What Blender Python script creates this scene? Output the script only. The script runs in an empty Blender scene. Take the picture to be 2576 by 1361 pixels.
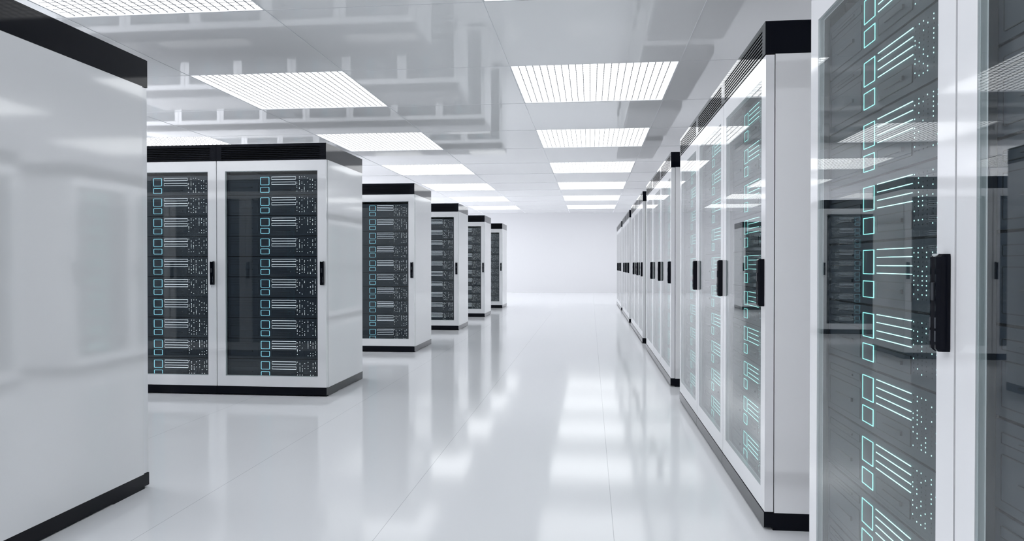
import bpy, math, random
from mathutils import Matrix
random.seed(7)
SC = bpy.context.scene
COL = SC.collection

# ---------------------------------------------------------------- camera
F_PX = 1823.4
cam_data = bpy.data.cameras.new('camera')
cam_data.sensor_width = 36.0
cam_data.lens = F_PX / 2576.0 * 36.0
cam_data.clip_start = 0.05
cam_data.clip_end = 200
cam = bpy.data.objects.new('camera', cam_data)
COL.objects.link(cam)
YAW, PITCH = 0.1077, 0.0095
cam.location = (0, 0, 1.1026)
cam.rotation_euler = (math.pi / 2 - PITCH, 0.0, YAW)
SC.camera = cam

# ---------------------------------------------------------------- world, exposure
world = bpy.data.worlds.new('world')
SC.world = world
world.use_nodes = True
world.node_tree.nodes['Background'].inputs[0].default_value = (0.93, 0.95, 1.0, 1)
world.node_tree.nodes['Background'].inputs[1].default_value = 2.15
SC.view_settings.view_transform = 'Standard'
SC.view_settings.look = 'None'
SC.view_settings.exposure = 0.99
SC.view_settings.gamma = 1.0
SC.view_settings.use_curve_mapping = False
LAMP_STRENGTH = 1.55          # luminance of the ceiling diffusers, before the far-row boost
LAMP_COLOUR = (0.95, 0.975, 1.0)

# ---------------------------------------------------------------- layout (metres)
H, W, D = 2.1, 0.955, 0.955          # cabinet
XL, XR = -2.168, 0.715               # aisle faces of the left rows / right blocks
CEIL = 3.03
WALL_FAR = 27.6
ROW_Y = [5.789, 8.807, 11.822, 14.815, 17.823]
BLOCK_NEAR = [3.084, 6.602, 10.130, 13.622, 17.125]
ROW0_Y = 3.363
LX0, LXW, LXP = -0.788, 1.635, 3.31  # light columns
LY0, LYW, LYP = 7.05, 1.655, 3.40    # light rows

# ---------------------------------------------------------------- materials
def new_mat(name):
    m = bpy.data.materials.new(name)
    m.use_nodes = True
    nt = m.node_tree
    nt.nodes.clear()
    out = nt.nodes.new('ShaderNodeOutputMaterial')
    return m, nt, out

def principled(name, col, rough=0.5, metal=0.0, ior=1.5, emit=None, es=0.0, noise=0.0):
    m, nt, out = new_mat(name)
    b = nt.nodes.new('ShaderNodeBsdfPrincipled')
    b.inputs['Base Color'].default_value = (*col, 1)
    b.inputs['Roughness'].default_value = rough
    b.inputs['Metallic'].default_value = metal
    b.inputs['IOR'].default_value = ior
    if emit:
        b.inputs['Emission Color'].default_value = (*emit, 1)
        b.inputs['Emission Strength'].default_value = es
    if noise:
        tc = nt.nodes.new('ShaderNodeTexCoord')
        n = nt.nodes.new('ShaderNodeTexNoise')
        n.inputs['Scale'].default_value = 6
        mr = nt.nodes.new('ShaderNodeMapRange')
        mr.inputs['To Min'].default_value = max(0, rough - noise)
        mr.inputs['To Max'].default_value = rough + noise
        nt.links.new(tc.outputs['Object'], n.inputs['Vector'])
        nt.links.new(n.outputs['Fac'], mr.inputs['Value'])
        nt.links.new(mr.outputs['Result'], b.inputs['Roughness'])
    nt.links.new(b.outputs[0], out.inputs[0])
    return m

def emission(name, col, s):
    m, nt, out = new_mat(name)
    e = nt.nodes.new('ShaderNodeEmission')
    e.inputs[0].default_value = (*col, 1)
    e.inputs[1].default_value = s
    nt.links.new(e.outputs[0], out.inputs[0])
    return m

def black_mat(name, col, f0, power, rough):
    m, nt, out = new_mat(name)
    lw = nt.nodes.new('ShaderNodeLayerWeight')
    lw.inputs['Blend'].default_value = 0.5
    p = nt.nodes.new('ShaderNodeMath'); p.operation = 'POWER'
    p.inputs[1].default_value = power
    nt.links.new(lw.outputs['Facing'], p.inputs[0])
    mr = nt.nodes.new('ShaderNodeMapRange')
    mr.inputs['To Min'].default_value = f0
    mr.inputs['To Max'].default_value = 1.0
    nt.links.new(p.outputs[0], mr.inputs['Value'])
    df = nt.nodes.new('ShaderNodeBsdfDiffuse')
    df.inputs[0].default_value = (*col, 1)
    gl = nt.nodes.new('ShaderNodeBsdfGlossy')
    gl.inputs['Roughness'].default_value = rough
    mx = nt.nodes.new('ShaderNodeMixShader')
    nt.links.new(mr.outputs['Result'], mx.inputs[0])
    nt.links.new(df.outputs[0], mx.inputs[1])
    nt.links.new(gl.outputs[0], mx.inputs[2])
    nt.links.new(mx.outputs[0], out.inputs[0])
    return m

def glass_mat(name, f0, tint):
    m, nt, out = new_mat(name)
    lw = nt.nodes.new('ShaderNodeLayerWeight')
    lw.inputs['Blend'].default_value = 0.5
    p = nt.nodes.new('ShaderNodeMath'); p.operation = 'POWER'
    p.inputs[1].default_value = 4.3
    nt.links.new(lw.outputs['Facing'], p.inputs[0])
    mr = nt.nodes.new('ShaderNodeMapRange')
    mr.inputs['To Min'].default_value = f0
    mr.inputs['To Max'].default_value = 1.0
    nt.links.new(p.outputs[0], mr.inputs['Value'])
    tr = nt.nodes.new('ShaderNodeBsdfTransparent')
    tr.inputs[0].default_value = (*tint, 1)
    gl = nt.nodes.new('ShaderNodeBsdfGlossy')
    gl.inputs['Roughness'].default_value = 0.0
    mx = nt.nodes.new('ShaderNodeMixShader')
    nt.links.new(mr.outputs['Result'], mx.inputs[0])
    nt.links.new(tr.outputs[0], mx.inputs[1])
    nt.links.new(gl.outputs[0], mx.inputs[2])
    nt.links.new(mx.outputs[0], out.inputs[0])
    return m

def floor_mat():
    m, nt, out = new_mat('floor_gloss')
    b = nt.nodes.new('ShaderNodeBsdfPrincipled')
    b.inputs['Roughness'].default_value = 0.10
    b.inputs['IOR'].default_value = 1.27
    geo = nt.nodes.new('ShaderNodeNewGeometry')
    sep = nt.nodes.new('ShaderNodeSeparateXYZ')
    nt.links.new(geo.outputs['Position'], sep.inputs[0])
    a = nt.nodes.new('ShaderNodeMath'); a.operation = 'ADD'
    a.inputs[1].default_value = -0.094 + 0.955 * 40
    nt.links.new(sep.outputs['X'], a.inputs[0])
    mo = nt.nodes.new('ShaderNodeMath'); mo.operation = 'MODULO'
    mo.inputs[1].default_value = 0.955
    nt.links.new(a.outputs[0], mo.inputs[0])
    lt = nt.nodes.new('ShaderNodeMath'); lt.operation = 'LESS_THAN'
    lt.inputs[1].default_value = 0.0022
    nt.links.new(mo.outputs[0], lt.inputs[0])
    mx = nt.nodes.new('ShaderNodeMixRGB')
    mx.inputs[1].default_value = (0.86, 0.87, 0.895, 1)
    mx.inputs[2].default_value = (0.50, 0.51, 0.54, 1)
    nt.links.new(lt.outputs[0], mx.inputs[0])
    nt.links.new(mx.outputs[0], b.inputs['Base Color'])
    nt.links.new(b.outputs[0], out.inputs[0])
    return m

M = {}
M['white'] = principled('white_lacquer', (0.90, 0.903, 0.915), 0.07, ior=2.6)
M['frame'] = principled('white_door_lacquer', (0.86, 0.865, 0.885), 0.06, ior=2.1)
M['black'] = black_mat('black_gloss', (0.004, 0.005, 0.009), 0.010, 4.0, 0.045)
M['void'] = principled('matte_black', (0.002, 0.002, 0.003), 0.9)
M['rail'] = principled('dark_steel', (0.10, 0.11, 0.13), 0.25, 0.6)
M['chrome'] = principled('polished_jamb', (0.62, 0.66, 0.67), 0.05, 0.0, ior=2.4)
M['slate'] = principled('slate_server_paint', (0.024, 0.031, 0.045), 0.35)
M['groove'] = principled('dark_groove', (0.004, 0.005, 0.007), 0.5)
M['pull'] = principled('dark_pull', (0.02, 0.023, 0.03), 0.3)
M['glass'] = glass_mat('door_glass', 0.024, (0.95, 0.975, 0.975))
M['cyan_L'] = emission('cyan_outline_lamp', (0.22, 0.55, 0.68), 0.95)
M['bar_L'] = emission('white_bar_lamp', (0.60, 0.66, 0.72), 1.05)
M['dot_L'] = emission('white_status_lamp', (0.70, 0.76, 0.80), 1.25)
M['cyan_R'] = emission('bright_cyan_outline_lamp', (0.32, 1.0, 0.95), 1.15)
M['bar_R'] = emission('bright_cyan_bar_lamp', (0.45, 1.0, 0.96), 1.4)
M['dot_R'] = emission('bright_cyan_status_lamp', (0.52, 1.0, 0.97), 1.2)
M['floor'] = floor_mat()
M['ceil'] = principled('ceiling_gloss', (0.95, 0.953, 0.96), 0.035, 0, 1.27)
M['wall'] = principled('white_wall', (0.82, 0.82, 0.84), 0.5)
M['trim'] = principled('white_strip', (0.82, 0.83, 0.85), 0.3)
M['lamp'] = emission('diffuser_glow', LAMP_COLOUR, LAMP_STRENGTH)
M['lamp_far'] = emission('bright_diffuser_glow', LAMP_COLOUR, LAMP_STRENGTH * 1.35)  # raised above the other lights to brighten the far end
M['louvre'] = principled('white_louvre', (0.20, 0.205, 0.22), 0.4)

# ---------------------------------------------------------------- mesh builder
class MB:
    def __init__(s):
        s.v, s.f, s.m, s.mats = [], [], [], []
    def mi(s, m):
        if m not in s.mats: s.mats.append(m)
        return s.mats.index(m)
    def box(s, x0, x1, y0, y1, z0, z1, m, front=None):
        i = len(s.v); k = s.mi(m)
        s.v += [(x0, y0, z0), (x1, y0, z0), (x1, y1, z0), (x0, y1, z0),
                (x0, y0, z1), (x1, y0, z1), (x1, y1, z1), (x0, y1, z1)]
        fs = [(0, 3, 2, 1), (4, 5, 6, 7), (0, 1, 5, 4), (1, 2, 6, 5), (2, 3, 7, 6), (3, 0, 4, 7)]
        for j, q in enumerate(fs):
            s.f.append(tuple(i + a for a in q))
            s.m.append(s.mi(front) if (front and j == 2) else k)
        return s
    def prism_z(s, pts, z0, z1, m, top=None):
        """polygon of (x, y) swept from z0 to z1; top = optional (x, y, z) list for the upper ring"""
        i = len(s.v); n = len(pts); k = s.mi(m)
        s.v += [(x, y, z0) for x, y in pts]
        s.v += top if top else [(x, y, z1) for x, y in pts]
        for a in range(n):
            b = (a + 1) % n
            s.f.append((i + a, i + b, i + n + b, i + n + a)); s.m.append(k)
        s.f.append(tuple(i + n - 1 - a for a in range(n))); s.m.append(k)
        s.f.append(tuple(i + n + a for a in range(n))); s.m.append(k)
        return s
    def prism_x(s, pts, x0, x1, m):
        i = len(s.v); n = len(pts); k = s.mi(m)
        s.v += [(x0, y, z) for y, z in pts] + [(x1, y, z) for y, z in pts]
        for a in range(n):
            b = (a + 1) % n
            s.f.append((i + a, i + b, i + n + b, i + n + a)); s.m.append(k)
        s.f.append(tuple(i + n - 1 - a for a in range(n))); s.m.append(k)
        s.f.append(tuple(i + n + a for a in range(n))); s.m.append(k)
        return s
    def ring(s, x0, x1, z0, z1, t, r, y0, y1, m, tx=None):
        """rounded rectangular outline standing in the xz plane, from y0 (front) to y1 (back)"""
        tx = t if tx is None else tx
        def loop(a, b, c, d, rr):
            p = []
            for cx, cz, st in ((b - rr, d - rr, 0), (a + rr, d - rr, 90), (a + rr, c + rr, 180), (b - rr, c + rr, 270)):
                for q in (0, 45, 90):
                    an = math.radians(st + q)
                    p.append((cx + rr * math.cos(an), cz + rr * math.sin(an)))
            return p
        o = loop(x0, x1, z0, z1, r); n_ = loop(x0 + tx, x1 - tx, z0 + t, z1 - t, max(r - t, 0.0002))
        i = len(s.v); n = len(o); k = s.mi(m)
        for yy in (y0, y1):
            s.v += [(x, yy, z) for x, z in o] + [(x, yy, z) for x, z in n_]
        for a in range(n):
            b = (a + 1) % n
            s.f.append((i + a, i + n + a, i + n + b, i + b)); s.m.append(k)
            s.f.append((i + 2*n + a, i + 2*n + b, i + 3*n + b, i + 3*n + a)); s.m.append(k)
            s.f.append((i + a, i + b, i + 2*n + b, i + 2*n + a)); s.m.append(k)
            s.f.append((i + n + a, i + 3*n + a, i + 3*n + b, i + n + b)); s.m.append(k)
        return s
    def mesh(s, name):
        me = bpy.data.meshes.new(name)
        me.from_pydata(s.v, [], s.f)
        for m in s.mats: me.materials.append(M[m])
        me.polygons.foreach_set('material_index', s.m)
        me.update()
        return me

def link(name, me, parent=None, loc=None):
    o = bpy.data.objects.new(name, me)
    COL.objects.link(o)
    if parent: o.parent = parent
    if loc: o.location = loc
    return o

def structure(o):
    o['kind'] = 'structure'
    return o

# ---------------------------------------------------------------- room shell
XW0, XW1, YW0 = -12.6, 4.6, -4.2
b = MB(); b.box(XW0, XW1, YW0, WALL_FAR, -0.1, 0, 'floor'); structure(link('floor', b.mesh('floor')))
b = MB(); b.box(XW0 - .15, XW1 + .15, WALL_FAR, WALL_FAR + .15, -0.1, CEIL + .1, 'wall'); structure(link('wall_far', b.mesh('wall_far')))

b = MB(); b.box(XW0 - .15, XW1 + .15, YW0 - .15, YW0, -0.1, CEIL + .1, 'wall'); structure(link('wall_rear', b.mesh('wall_rear')))
b = MB(); b.box(XW1, XW1 + .15, YW0, WALL_FAR, -0.1, CEIL + .1, 'wall'); structure(link('wall_right', b.mesh('wall_right')))
cols = [LX0 - LXP * i for i in (0, 1, 2, 3, -1)]             # left edge of each light column; last one unseen, added for fill light
rows = [LY0 + LYP * j for j in range(-3, 6)]         # near edge of each light row
xs = sorted([XW0, XW1] + [c for c in cols] + [c + LXW for c in cols])
ys = sorted([YW0, WALL_FAR] + [r for r in rows] + [r + LYW for r in rows])
xs = [x for x in xs if XW0 <= x <= XW1]; ys = [y for y in ys if YW0 <= y <= WALL_FAR]
def is_light(x, y):
    if x > 2 and y < 3: return False
    return any(c - 1e-4 < x < c + LXW - 1e-4 for c in cols) and any(r - 1e-4 < y < r + LYW - 1e-4 for r in rows)
b = MB()
for i in range(len(xs) - 1):
    for j in range(len(ys) - 1):
        if not is_light(xs[i], ys[j]):
            b.box(xs[i], xs[i+1], ys[j], ys[j+1], CEIL, CEIL + .08, 'ceil')
structure(link('ceiling', b.mesh('ceiling')))
b = MB()
for x in xs[1:-1]:
    b.box(x - .0035, x + .0035, YW0, WALL_FAR, CEIL - .0022, CEIL, 'trim')
for y in ys[1:-1]:
    b.box(XW0, XW1, y - .0035, y + .0035, CEIL - .002, CEIL, 'trim')
structure(link('trim_1', b.mesh('ceiling_joint_strips')))

# ---------------------------------------------------------------- ceiling lights
hx, hy = LXW / 2, LYW / 2
b = MB()
t = .012
b.box(-hx, -hx + t, -hy, hy, 0, .07, 'trim'); b.box(hx - t, hx, -hy, hy, 0, .07, 'trim')
b.box(-hx + t, hx - t, -hy, -hy + t, 0, .07, 'trim'); b.box(-hx + t, hx - t, hy - t, hy, 0, .07, 'trim')
me_lf = b.mesh('light_frame')
b = MB(); b.box(-hx + t, hx - t, -hy + t, hy - t, .018, .05, 'lamp'); me_ld = b.mesh('light_diffuser')
b = MB(); b.box(-hx + t, hx - t, -hy + t, hy - t, .018, .05, 'lamp_far'); me_ldf = b.mesh('bright_light_diffuser')
b = MB(); NC = 23
for i in range(1, NC):
    x = -hx + t + (LXW - 2*t) * i / NC
    b.box(x - .0038, x + .0038, -hy + t, hy - t, .012, .017, 'louvre')
    y = -hy + t + (LYW - 2*t) * i / NC
    b.box(-hx + t, hx - t, y - .0028, y + .0028, .0145, .0168, 'louvre')
me_ll = b.mesh('light_louvre')

ORD = ['first', 'second', 'third', 'fourth', 'fifth', 'sixth', 'seventh', 'eighth', 'ninth', 'tenth', 'eleventh', 'twelfth']
colname = ['in the line above the aisle', 'in the line over the left row ends', 'in the line over the left rows',
           'in the leftmost line', 'in the unseen fill line added behind the right cabinets']
protoL = None
for ci, cx in enumerate(cols):
    for ri, ry in enumerate(rows):
        if cx > 2 and ry < 3: continue
        if protoL is None:
            r = bpy.data.objects.new('ceiling_light', None); COL.objects.link(r)
            link('frame', me_lf, r); link('diffuser', me_ld, r); link('louvre', me_ll, r)
            protoL = r
        else:
            r = protoL.copy(); COL.objects.link(r)
            for ch in list(protoL.children):
                c = ch.copy(); COL.objects.link(c); c.parent = r
                if c.name.startswith('diffuser'): c.data = me_ldf if ri >= 5 else me_ld
        r.location = (cx + hx, ry + hy, CEIL + .0005)
        n = len(rows) - 1 - ri
        place = 'nearest the far wall' if n == 0 else ORD[n] + ' from the far wall'
        r['label'] = 'square ceiling light, %s %s' % (place, colname[ci])
        r['category'] = 'ceiling light'
        r['group'] = 'square grid lights recessed in the ceiling'

# ---------------------------------------------------------------- server cabinet meshes
X0, Y0 = -W / 2, -D / 2          # local frame: x 0..W left to right, y 0 (front)..D (back), shifted so the base centre is the origin
def sh(me):
    me.transform(Matrix.Translation((X0, Y0, 0)))
    return me
g = .0012                         # half gap between neighbours
PL, CP = .072, 1.965              # top of the plinth, bottom of the cap
FR = .077                         # door frame width
ZO0, ZO1 = .162, 1.876            # glass opening
RF = .038                         # server fronts behind the door face

# body shell: two side panels, back, roof and deck, one welded shell
b = MB()
b.box(g, .022, .0415, D - .004, PL, CP, 'white')
b.box(W - .022, W - g, .0415, D - .004, PL, CP, 'white')
b.box(.022, W - .022, D - .024, D - .004, PL, CP, 'white')
b.box(.022, W - .022, .0415, D - .024, PL, PL + .02, 'rail')
b.box(.022, W - .022, .0415, D - .024, CP - .02, CP, 'rail')
ME_body = sh(b.mesh('cabinet_body'))
b = MB()
b.box(.022, .0775, .0400, .085, PL + .02, CP - .02, 'rail')
b.box(W - .0735, W - .022, .0400, .085, PL + .02, CP - .02, 'rail')
ME_rails = sh(b.mesh('rack_rails'))
# plinth: side profile with the shadow gaps under it
b = MB()
prof = [(.0, PL), (.0, .011), (.036, .011), (.036, 0), (.27, 0), (.275, .006), (.74, .006), (.745, 0), (D - .01, 0), (D, .006), (D, PL)]
b.prism_x(prof, 0 + g, W - g, 'black')
ME_plinth = sh(b.mesh('plinth'))
# cap with its louvred front
b = MB()
b.box(g, W - g, .020, D, CP + .001, H, 'black', front='void')
ME_cap = sh(b.mesh('top_cap'))
b = MB()
gx0, gx1 = .045, W - .055
gz1, gz0 = H - .018, CP + .012
NS = 7
pitch = (gz1 - gz0) / NS; slot = pitch * .56
b.box(g, gx0, 0, .0198, CP + .001, H, 'black'); b.box(gx1, W - g, 0, .0198, CP + .001, H, 'black')
b.box(gx0, gx1, 0, .0198, gz1, H, 'black'); b.box(gx0, gx1, 0, .0198, CP + .001, gz0, 'black')
for i in range(NS):
    z = gz0 + i * pitch
    b.box(gx0, gx1, .0005, .010, z + slot, z + pitch, 'black')
ME_grille = sh(b.mesh('vent_grille'))
# door frame
DI = .003
b = MB()
b.box(g + .0025, FR, DI, .0375, PL + .003, CP - .003, 'frame'); b.box(W - FR, W - g - .0025, DI, .0375, PL + .003, CP - .003, 'frame')
b.box(FR, W - FR, DI, .0375, PL + .003, ZO0, 'frame'); b.box(FR, W - FR, DI, .0375, ZO1, CP - .003, 'frame')
# hinge side: the joint to the body is covered except for three long slits
zc = PL + .003
for za, zb in ((.301, .497), (.925, 1.126), (1.559, 1.754)):
    b.box(g + .0025, .020, .0375, .0412, zc, za, 'frame'); zc = zb
    b.box(g + .0045, .018, .0378, .0409, za, zb, 'void')
b.box(g + .0025, .020, .0375, .0412, zc, CP - .003, 'frame')
ME_door = sh(b.mesh('door_frame'))
b = MB(); u = .0015
b.box(FR, FR + u, DI + .005, .020, ZO0, ZO1, 'chrome'); b.box(W - FR - u, W - FR, DI + .005, .020, ZO0, ZO1, 'chrome')
b.box(FR + u, W - FR - u, DI + .005, .020, ZO0, ZO0 + u, 'chrome'); b.box(FR + u, W - FR - u, DI + .005, .020, ZO1 - u, ZO1, 'chrome')
u2 = .0035
for yy0, yy1, mm in ((.0202, .0212, 'trim'), (.0212, .0372, 'rail')):
    b.box(FR, FR + u2, yy0, yy1, ZO0, ZO1, mm); b.box(W - FR - u2, W - FR, yy0, yy1, ZO0, ZO1, mm)
    b.box(FR + u2, W - FR - u2, yy0, yy1, ZO0, ZO0 + u2, mm); b.box(FR + u2, W - FR - u2, yy0, yy1, ZO1 - u2, ZO1, mm)
ME_inner = sh(b.mesh('inner_trim'))
b = MB(); b.box(FR + .0005, W - FR - .0005, DI + .0005, DI + .0045, ZO0 + .0005, ZO1 - .0005, 'glass')
ME_glass = sh(b.mesh('glass_pane'))
# handle
b = MB()
hc_, hw, hz0, hz1 = W - .0345, .0165, .925, 1.122
pf = [(-hw, 0), (-hw, -.019), (-.013, -.026), (-.007, -.026), (-.003, -.0215), (.003, -.0215), (.007, -.026), (.013, -.026), (hw, -.019), (hw, 0)]
pf = [(hc_ + x, DI - .0005 + y) for x, y in pf]
pf = pf[::-1]
b.prism_z(pf, hz0 + .006, hz1 - .006, 'black')
lo = [(hc_ + (x - hc_) * .92, min(DI - .0005, y + .006) if y < -.01 else y) for x, y in pf]
i0 = len(b.v)
b.prism_z(pf, hz1 - .006, hz1, 'black', [(x, y, hz1 if abs(x - hc_) > .006 else hz1 - .004) for x, y in lo])
b.prism_z(lo, hz0, hz0 + .006, 'black', [(x, y, hz0 + .006) for x, y in pf])
b.box(hc_ - .006, hc_ + .006, DI - .0285, DI - .020, 1.028, 1.064, 'pull')
for zz in (.945, .972):
    b.box(hc_ - .0125, hc_ - .0085, DI - .0275, DI - .02, zz, zz + .022, 'rail'); b.box(hc_ + .0085, hc_ + .0125, DI - .0275, DI - .02, zz, zz + .022, 'rail')
b.box(hc_ - .010, hc_ + .010, DI - .024, DI - .018, hz1 - .005, hz1 + .0005, 'chrome')
ME_handle = sh(b.mesh('door_handle'))

# server unit (front towards -y), origin of the unit at its own bottom; z from 0 to .172
UP = .172
def fx(f): return W * f
def fz(f): return UP * (1 - f)   # f measured downwards from the unit's top
def chassis_mb():
    b = MB()
    b.box(.0785, W - .0745, RF + .0005, .76, .0030, UP - .0030, 'slate')
    b.box(.0790, W - .0750, RF + .006, .75, 0, UP, 'void')
    # perforation: all the holes of the lamp field
    for ci in range(8):
        for ri in range(12):
            x, z = dotpos(ci, ri)
            b.box(x - .0015, x + .0015, RF, RF + .001, z - .0016, z + .0016, 'groove')
    return b
DC = [0.7200, .7484, .7757, .8030, .8390, .8660, .8930, .9145]
def dotpos(ci, ri):
    c = [.720, .7463, .7723, .7985, .8335, .8600, .8860, .9120][ci]
    c = .720 + (c - .720) * (.164 / .192)
    return fx(c), fz(.136 + ri * .0625)
def drawer_mb(x0, x1, f0, f1, pull):
    b = MB(); z0, z1 = fz(f1), fz(f0)
    b.box(x0, x1, RF - .0012, RF + .001, z0, z1, 'slate')
    b.ring(x0 - .0012, x1 + .0012, z0 - .0012, z1 + .0012, .0018, .003, RF - .0018, RF + .001, 'groove')
    zm = (z0 + z1) / 2; xm = (x0 + x1) / 2; hl = (x1 - x0) * .27
    if pull == 1:
        b.box(xm - hl, xm + hl, RF - .005, RF - .0012, zm - .0022, zm + .0022, 'pull')
        b.box(xm + hl - .006, xm + hl + .004, RF - .007, RF - .0012, zm - .005, zm + .005, 'pull')
    elif pull == 2:
        b.box(xm - hl, xm + hl, RF - .004, RF - .0012, zm - .0012, zm + .0012, 'pull')
        b.box(xm + hl, xm + hl + .005, RF - .005, RF - .0012, zm - .003, zm + .003, 'pull')
    return b
DRW = [(fx(.106), fx(.368), .15, .262, 2), (fx(.106), fx(.368), .383, .872, 1), (fx(.493), fx(.706), .617, .862, 1)]
def led_box(b, k, side):
    f0, f1 = ((.128, .512), (.617, .882))[k]
    if side == 'R':
        x0, x1, z0, z1 = fx(.387), fx(.468), fz(f1), fz(f0)
        y0, y1, t_ = RF - .0008, RF + .001, .0018
        b.box(x0 + .0008, x1 - .0026, y0, y1, z0, z0 + t_, 'cyan_R'); b.box(x0 + .0008, x1 - .0026, y0, y1, z1 - t_, z1, 'cyan_R')
        b.box(x1 - .0026, x1, y0, y1, z0, z1, 'cyan_R'); b.box(x0, x0 + .0008, y0, y1, z0, z1, 'cyan_R')
        return b
    return b.ring(fx(.387), fx(.468), fz(f1), fz(f0), .0024, .005, RF - .0008, RF + .001, 'cyan_' + side, tx=.0036)
def led_bar(b, k, side):
    if side == 'R':
        f = (.128, .249, .376, .492)[k]
        return b.box(fx(.489), fx(.709), RF - .0008, RF + .001, fz(f) - .0010, fz(f) + .0010, 'bar_R')
    f0, f1 = ((.128, .249), (.376, .492))[k]
    return b.ring(fx(.489), fx(.709), fz(f1) - .0013, fz(f0) + .0013, .0026, .002, RF - .0008, RF + .001, 'bar_L', tx=.0005)
def led_dots(b, side, rng):
    lit = 0
    for ci in range(8):
        for ri in range(12):
            if rng.random() < .43:
                x, z = dotpos(ci, ri)
                h_ = .0014 if side == 'R' else .0017
                b.box(x - h_, x + h_, RF - .0006, RF + .0005, z - h_, z + h_, 'dot_' + side)
    return b

KIT = {}
for side in 'LR':
    k = {}
    k['chassis'] = sh(chassis_mb().mesh('server_chassis'))
    k['drawers'] = [sh(drawer_mb(*d).mesh('drive_drawer')) for d in DRW]
    k['boxes'] = [sh(led_box(MB(), i, side).mesh('square_lamp')) for i in (0, 1)]
    k['bars'] = [sh(led_bar(MB(), i, side).mesh('light_bar')) for i in range(4 if side == 'R' else 2)]
    k['dots'] = [sh(led_dots(MB(), side, random.Random(100 + i)).mesh('status_lights')) for i in range(6)]
    k['flat'] = []
    for i in range(4):
        b = chassis_mb()
        for d in DRW:
            q = drawer_mb(*d); n0 = len(b.v)
            b.v += q.v; b.f += [tuple(a + n0 for a in f) for f in q.f]; b.m += [b.mi(q.mats[a]) for a in q.m]
        led_box(b, 0, side); led_box(b, 1, side); [led_bar(b, j, side) for j in range(4 if side == 'R' else 2)]
        led_dots(b, side, random.Random(200 + i))
        k['flat'].append(sh(b.mesh('server_front')))
    KIT[side] = k
Z_UNIT0 = .130

def build_cabinet(side, fine):
    root = bpy.data.objects.new('server_cabinet', None); COL.objects.link(root)
    root.empty_display_size = .2
    link('cabinet_body', ME_body, root)
    link('rack_rails', ME_rails, root)
    link('plinth', ME_plinth, root)
    cap = link('top_cap', ME_cap, root)
    link('vent_grille', ME_grille, cap)
    dr = link('door', ME_door, root)
    link('inner_trim', ME_inner, dr)
    link('glass_pane', ME_glass, dr)
    link('door_handle', ME_handle, dr)
    k = KIT[side]
    for i in range(10):
        z = Z_UNIT0 + i * UP
        if fine:
            s = link('server', k['chassis'], root, (0, 0, z))
            for m in k['drawers']: link('drive_drawer', m, s)
            for m in k['boxes']: link('square_lamp', m, s)
            for m in k['bars']: link('light_bar', m, s)
            link('status_lights', k['dots'][(i * 5) % 6], s)['kind'] = 'stuff'
        else:
            link('server', k['flat'][(i * 3) % 4], root, (0, 0, z))
    return root

def copy_tree(o, parent=None):
    c = o.copy(); COL.objects.link(c)
    c.parent = parent
    for ch in list(o.children): copy_tree(ch, c)
    return c

PROTO = {}
def place_cabinet(side, fine, x, y, rot, label, group):
    key = (side, fine)
    if key not in PROTO:
        PROTO[key] = r = build_cabinet(side, fine)
    else:
        r = copy_tree(PROTO[key])
    r.location = (x, y, 0); r.rotation_euler = (0, 0, rot)
    r['label'] = label; r['category'] = 'server cabinet'; r['group'] = group
    return r

# right-hand blocks: glass doors face the aisle (-x)
G_ORD = ['nearest', 'middle', 'farthest']
B_ORD = ['', 'second right-hand block', 'third right-hand block', 'fourth right-hand block', 'fifth right-hand block', 'last right-hand block']
def right_cab(y_far, label, group, fine):
    place_cabinet('R', fine, XR + D / 2, y_far - W / 2, -math.pi / 2, label, group)
G0F = 2.475
right_cab(G0F, 'large white server cabinet with a grey glass door and black handle, right foreground', 'cabinets of the foreground block', True)
right_cab(G0F - W, 'dark glass sliver of a white server cabinet at the right edge', 'cabinets of the foreground block', True)
right_cab(G0F - 2 * W, 'white server cabinet, third of the foreground block, outside the right edge', 'cabinets of the foreground block', False)
for bi, yn in enumerate(BLOCK_NEAR):
    for c in range(3):
        right_cab(yn + (c + 1) * W, 'white server cabinet with bright cyan lamps, %s of three in the %s' % (G_ORD[c], B_ORD[bi + 1]),
                  'cabinets of the right-hand blocks', bi < 2)
# left rows: glass doors face the camera (-y); row 0 is turned round
def left_cab(y_front, k, label, group, fine):
    place_cabinet('L', fine, XL - (k + .5) * W, y_front + D / 2, 0, label, group)
R_ORD = ['first', 'second', 'third', 'fourth', 'last']
NROW = [4, 5, 6, 8, 10]
for ri, yf in enumerate(ROW_Y):
    for k in range(NROW[ri]):
        if k == 0:
            lab = ['white server cabinet with dark glass door, at the aisle end of the first left row',
                   'white server cabinet showing square cyan lamps, aisle end of the second left row',
                   'white server cabinet at the aisle end of the third left row',
                   'narrow-looking white server cabinet at the aisle end of the fourth left row',
                   'smallest white server cabinet, at the aisle end of the farthest left row'][ri]
        elif k == 1 and ri == 0:
            lab = 'dark-fronted white server cabinet partly hidden by the large left foreground cabinet'
        else:
            lab = 'white server cabinet, %s from the aisle in the %s left row' % (ORD[k], R_ORD[ri])
        left_cab(yf, k, lab, 'cabinets of the left rows', (ri == 0 and k < 2) or (ri in (1, 2) and k == 0))
for k in range(6):
    lab = 'large white server cabinet showing its side panel, left foreground' if k == 0 else 'white server cabinet, %s in the row of the left foreground panel' % ORD[k]
    place_cabinet('L', False, XL - (k + .5) * W, ROW0_Y - D / 2, math.pi, lab, 'cabinets of the left foreground row')
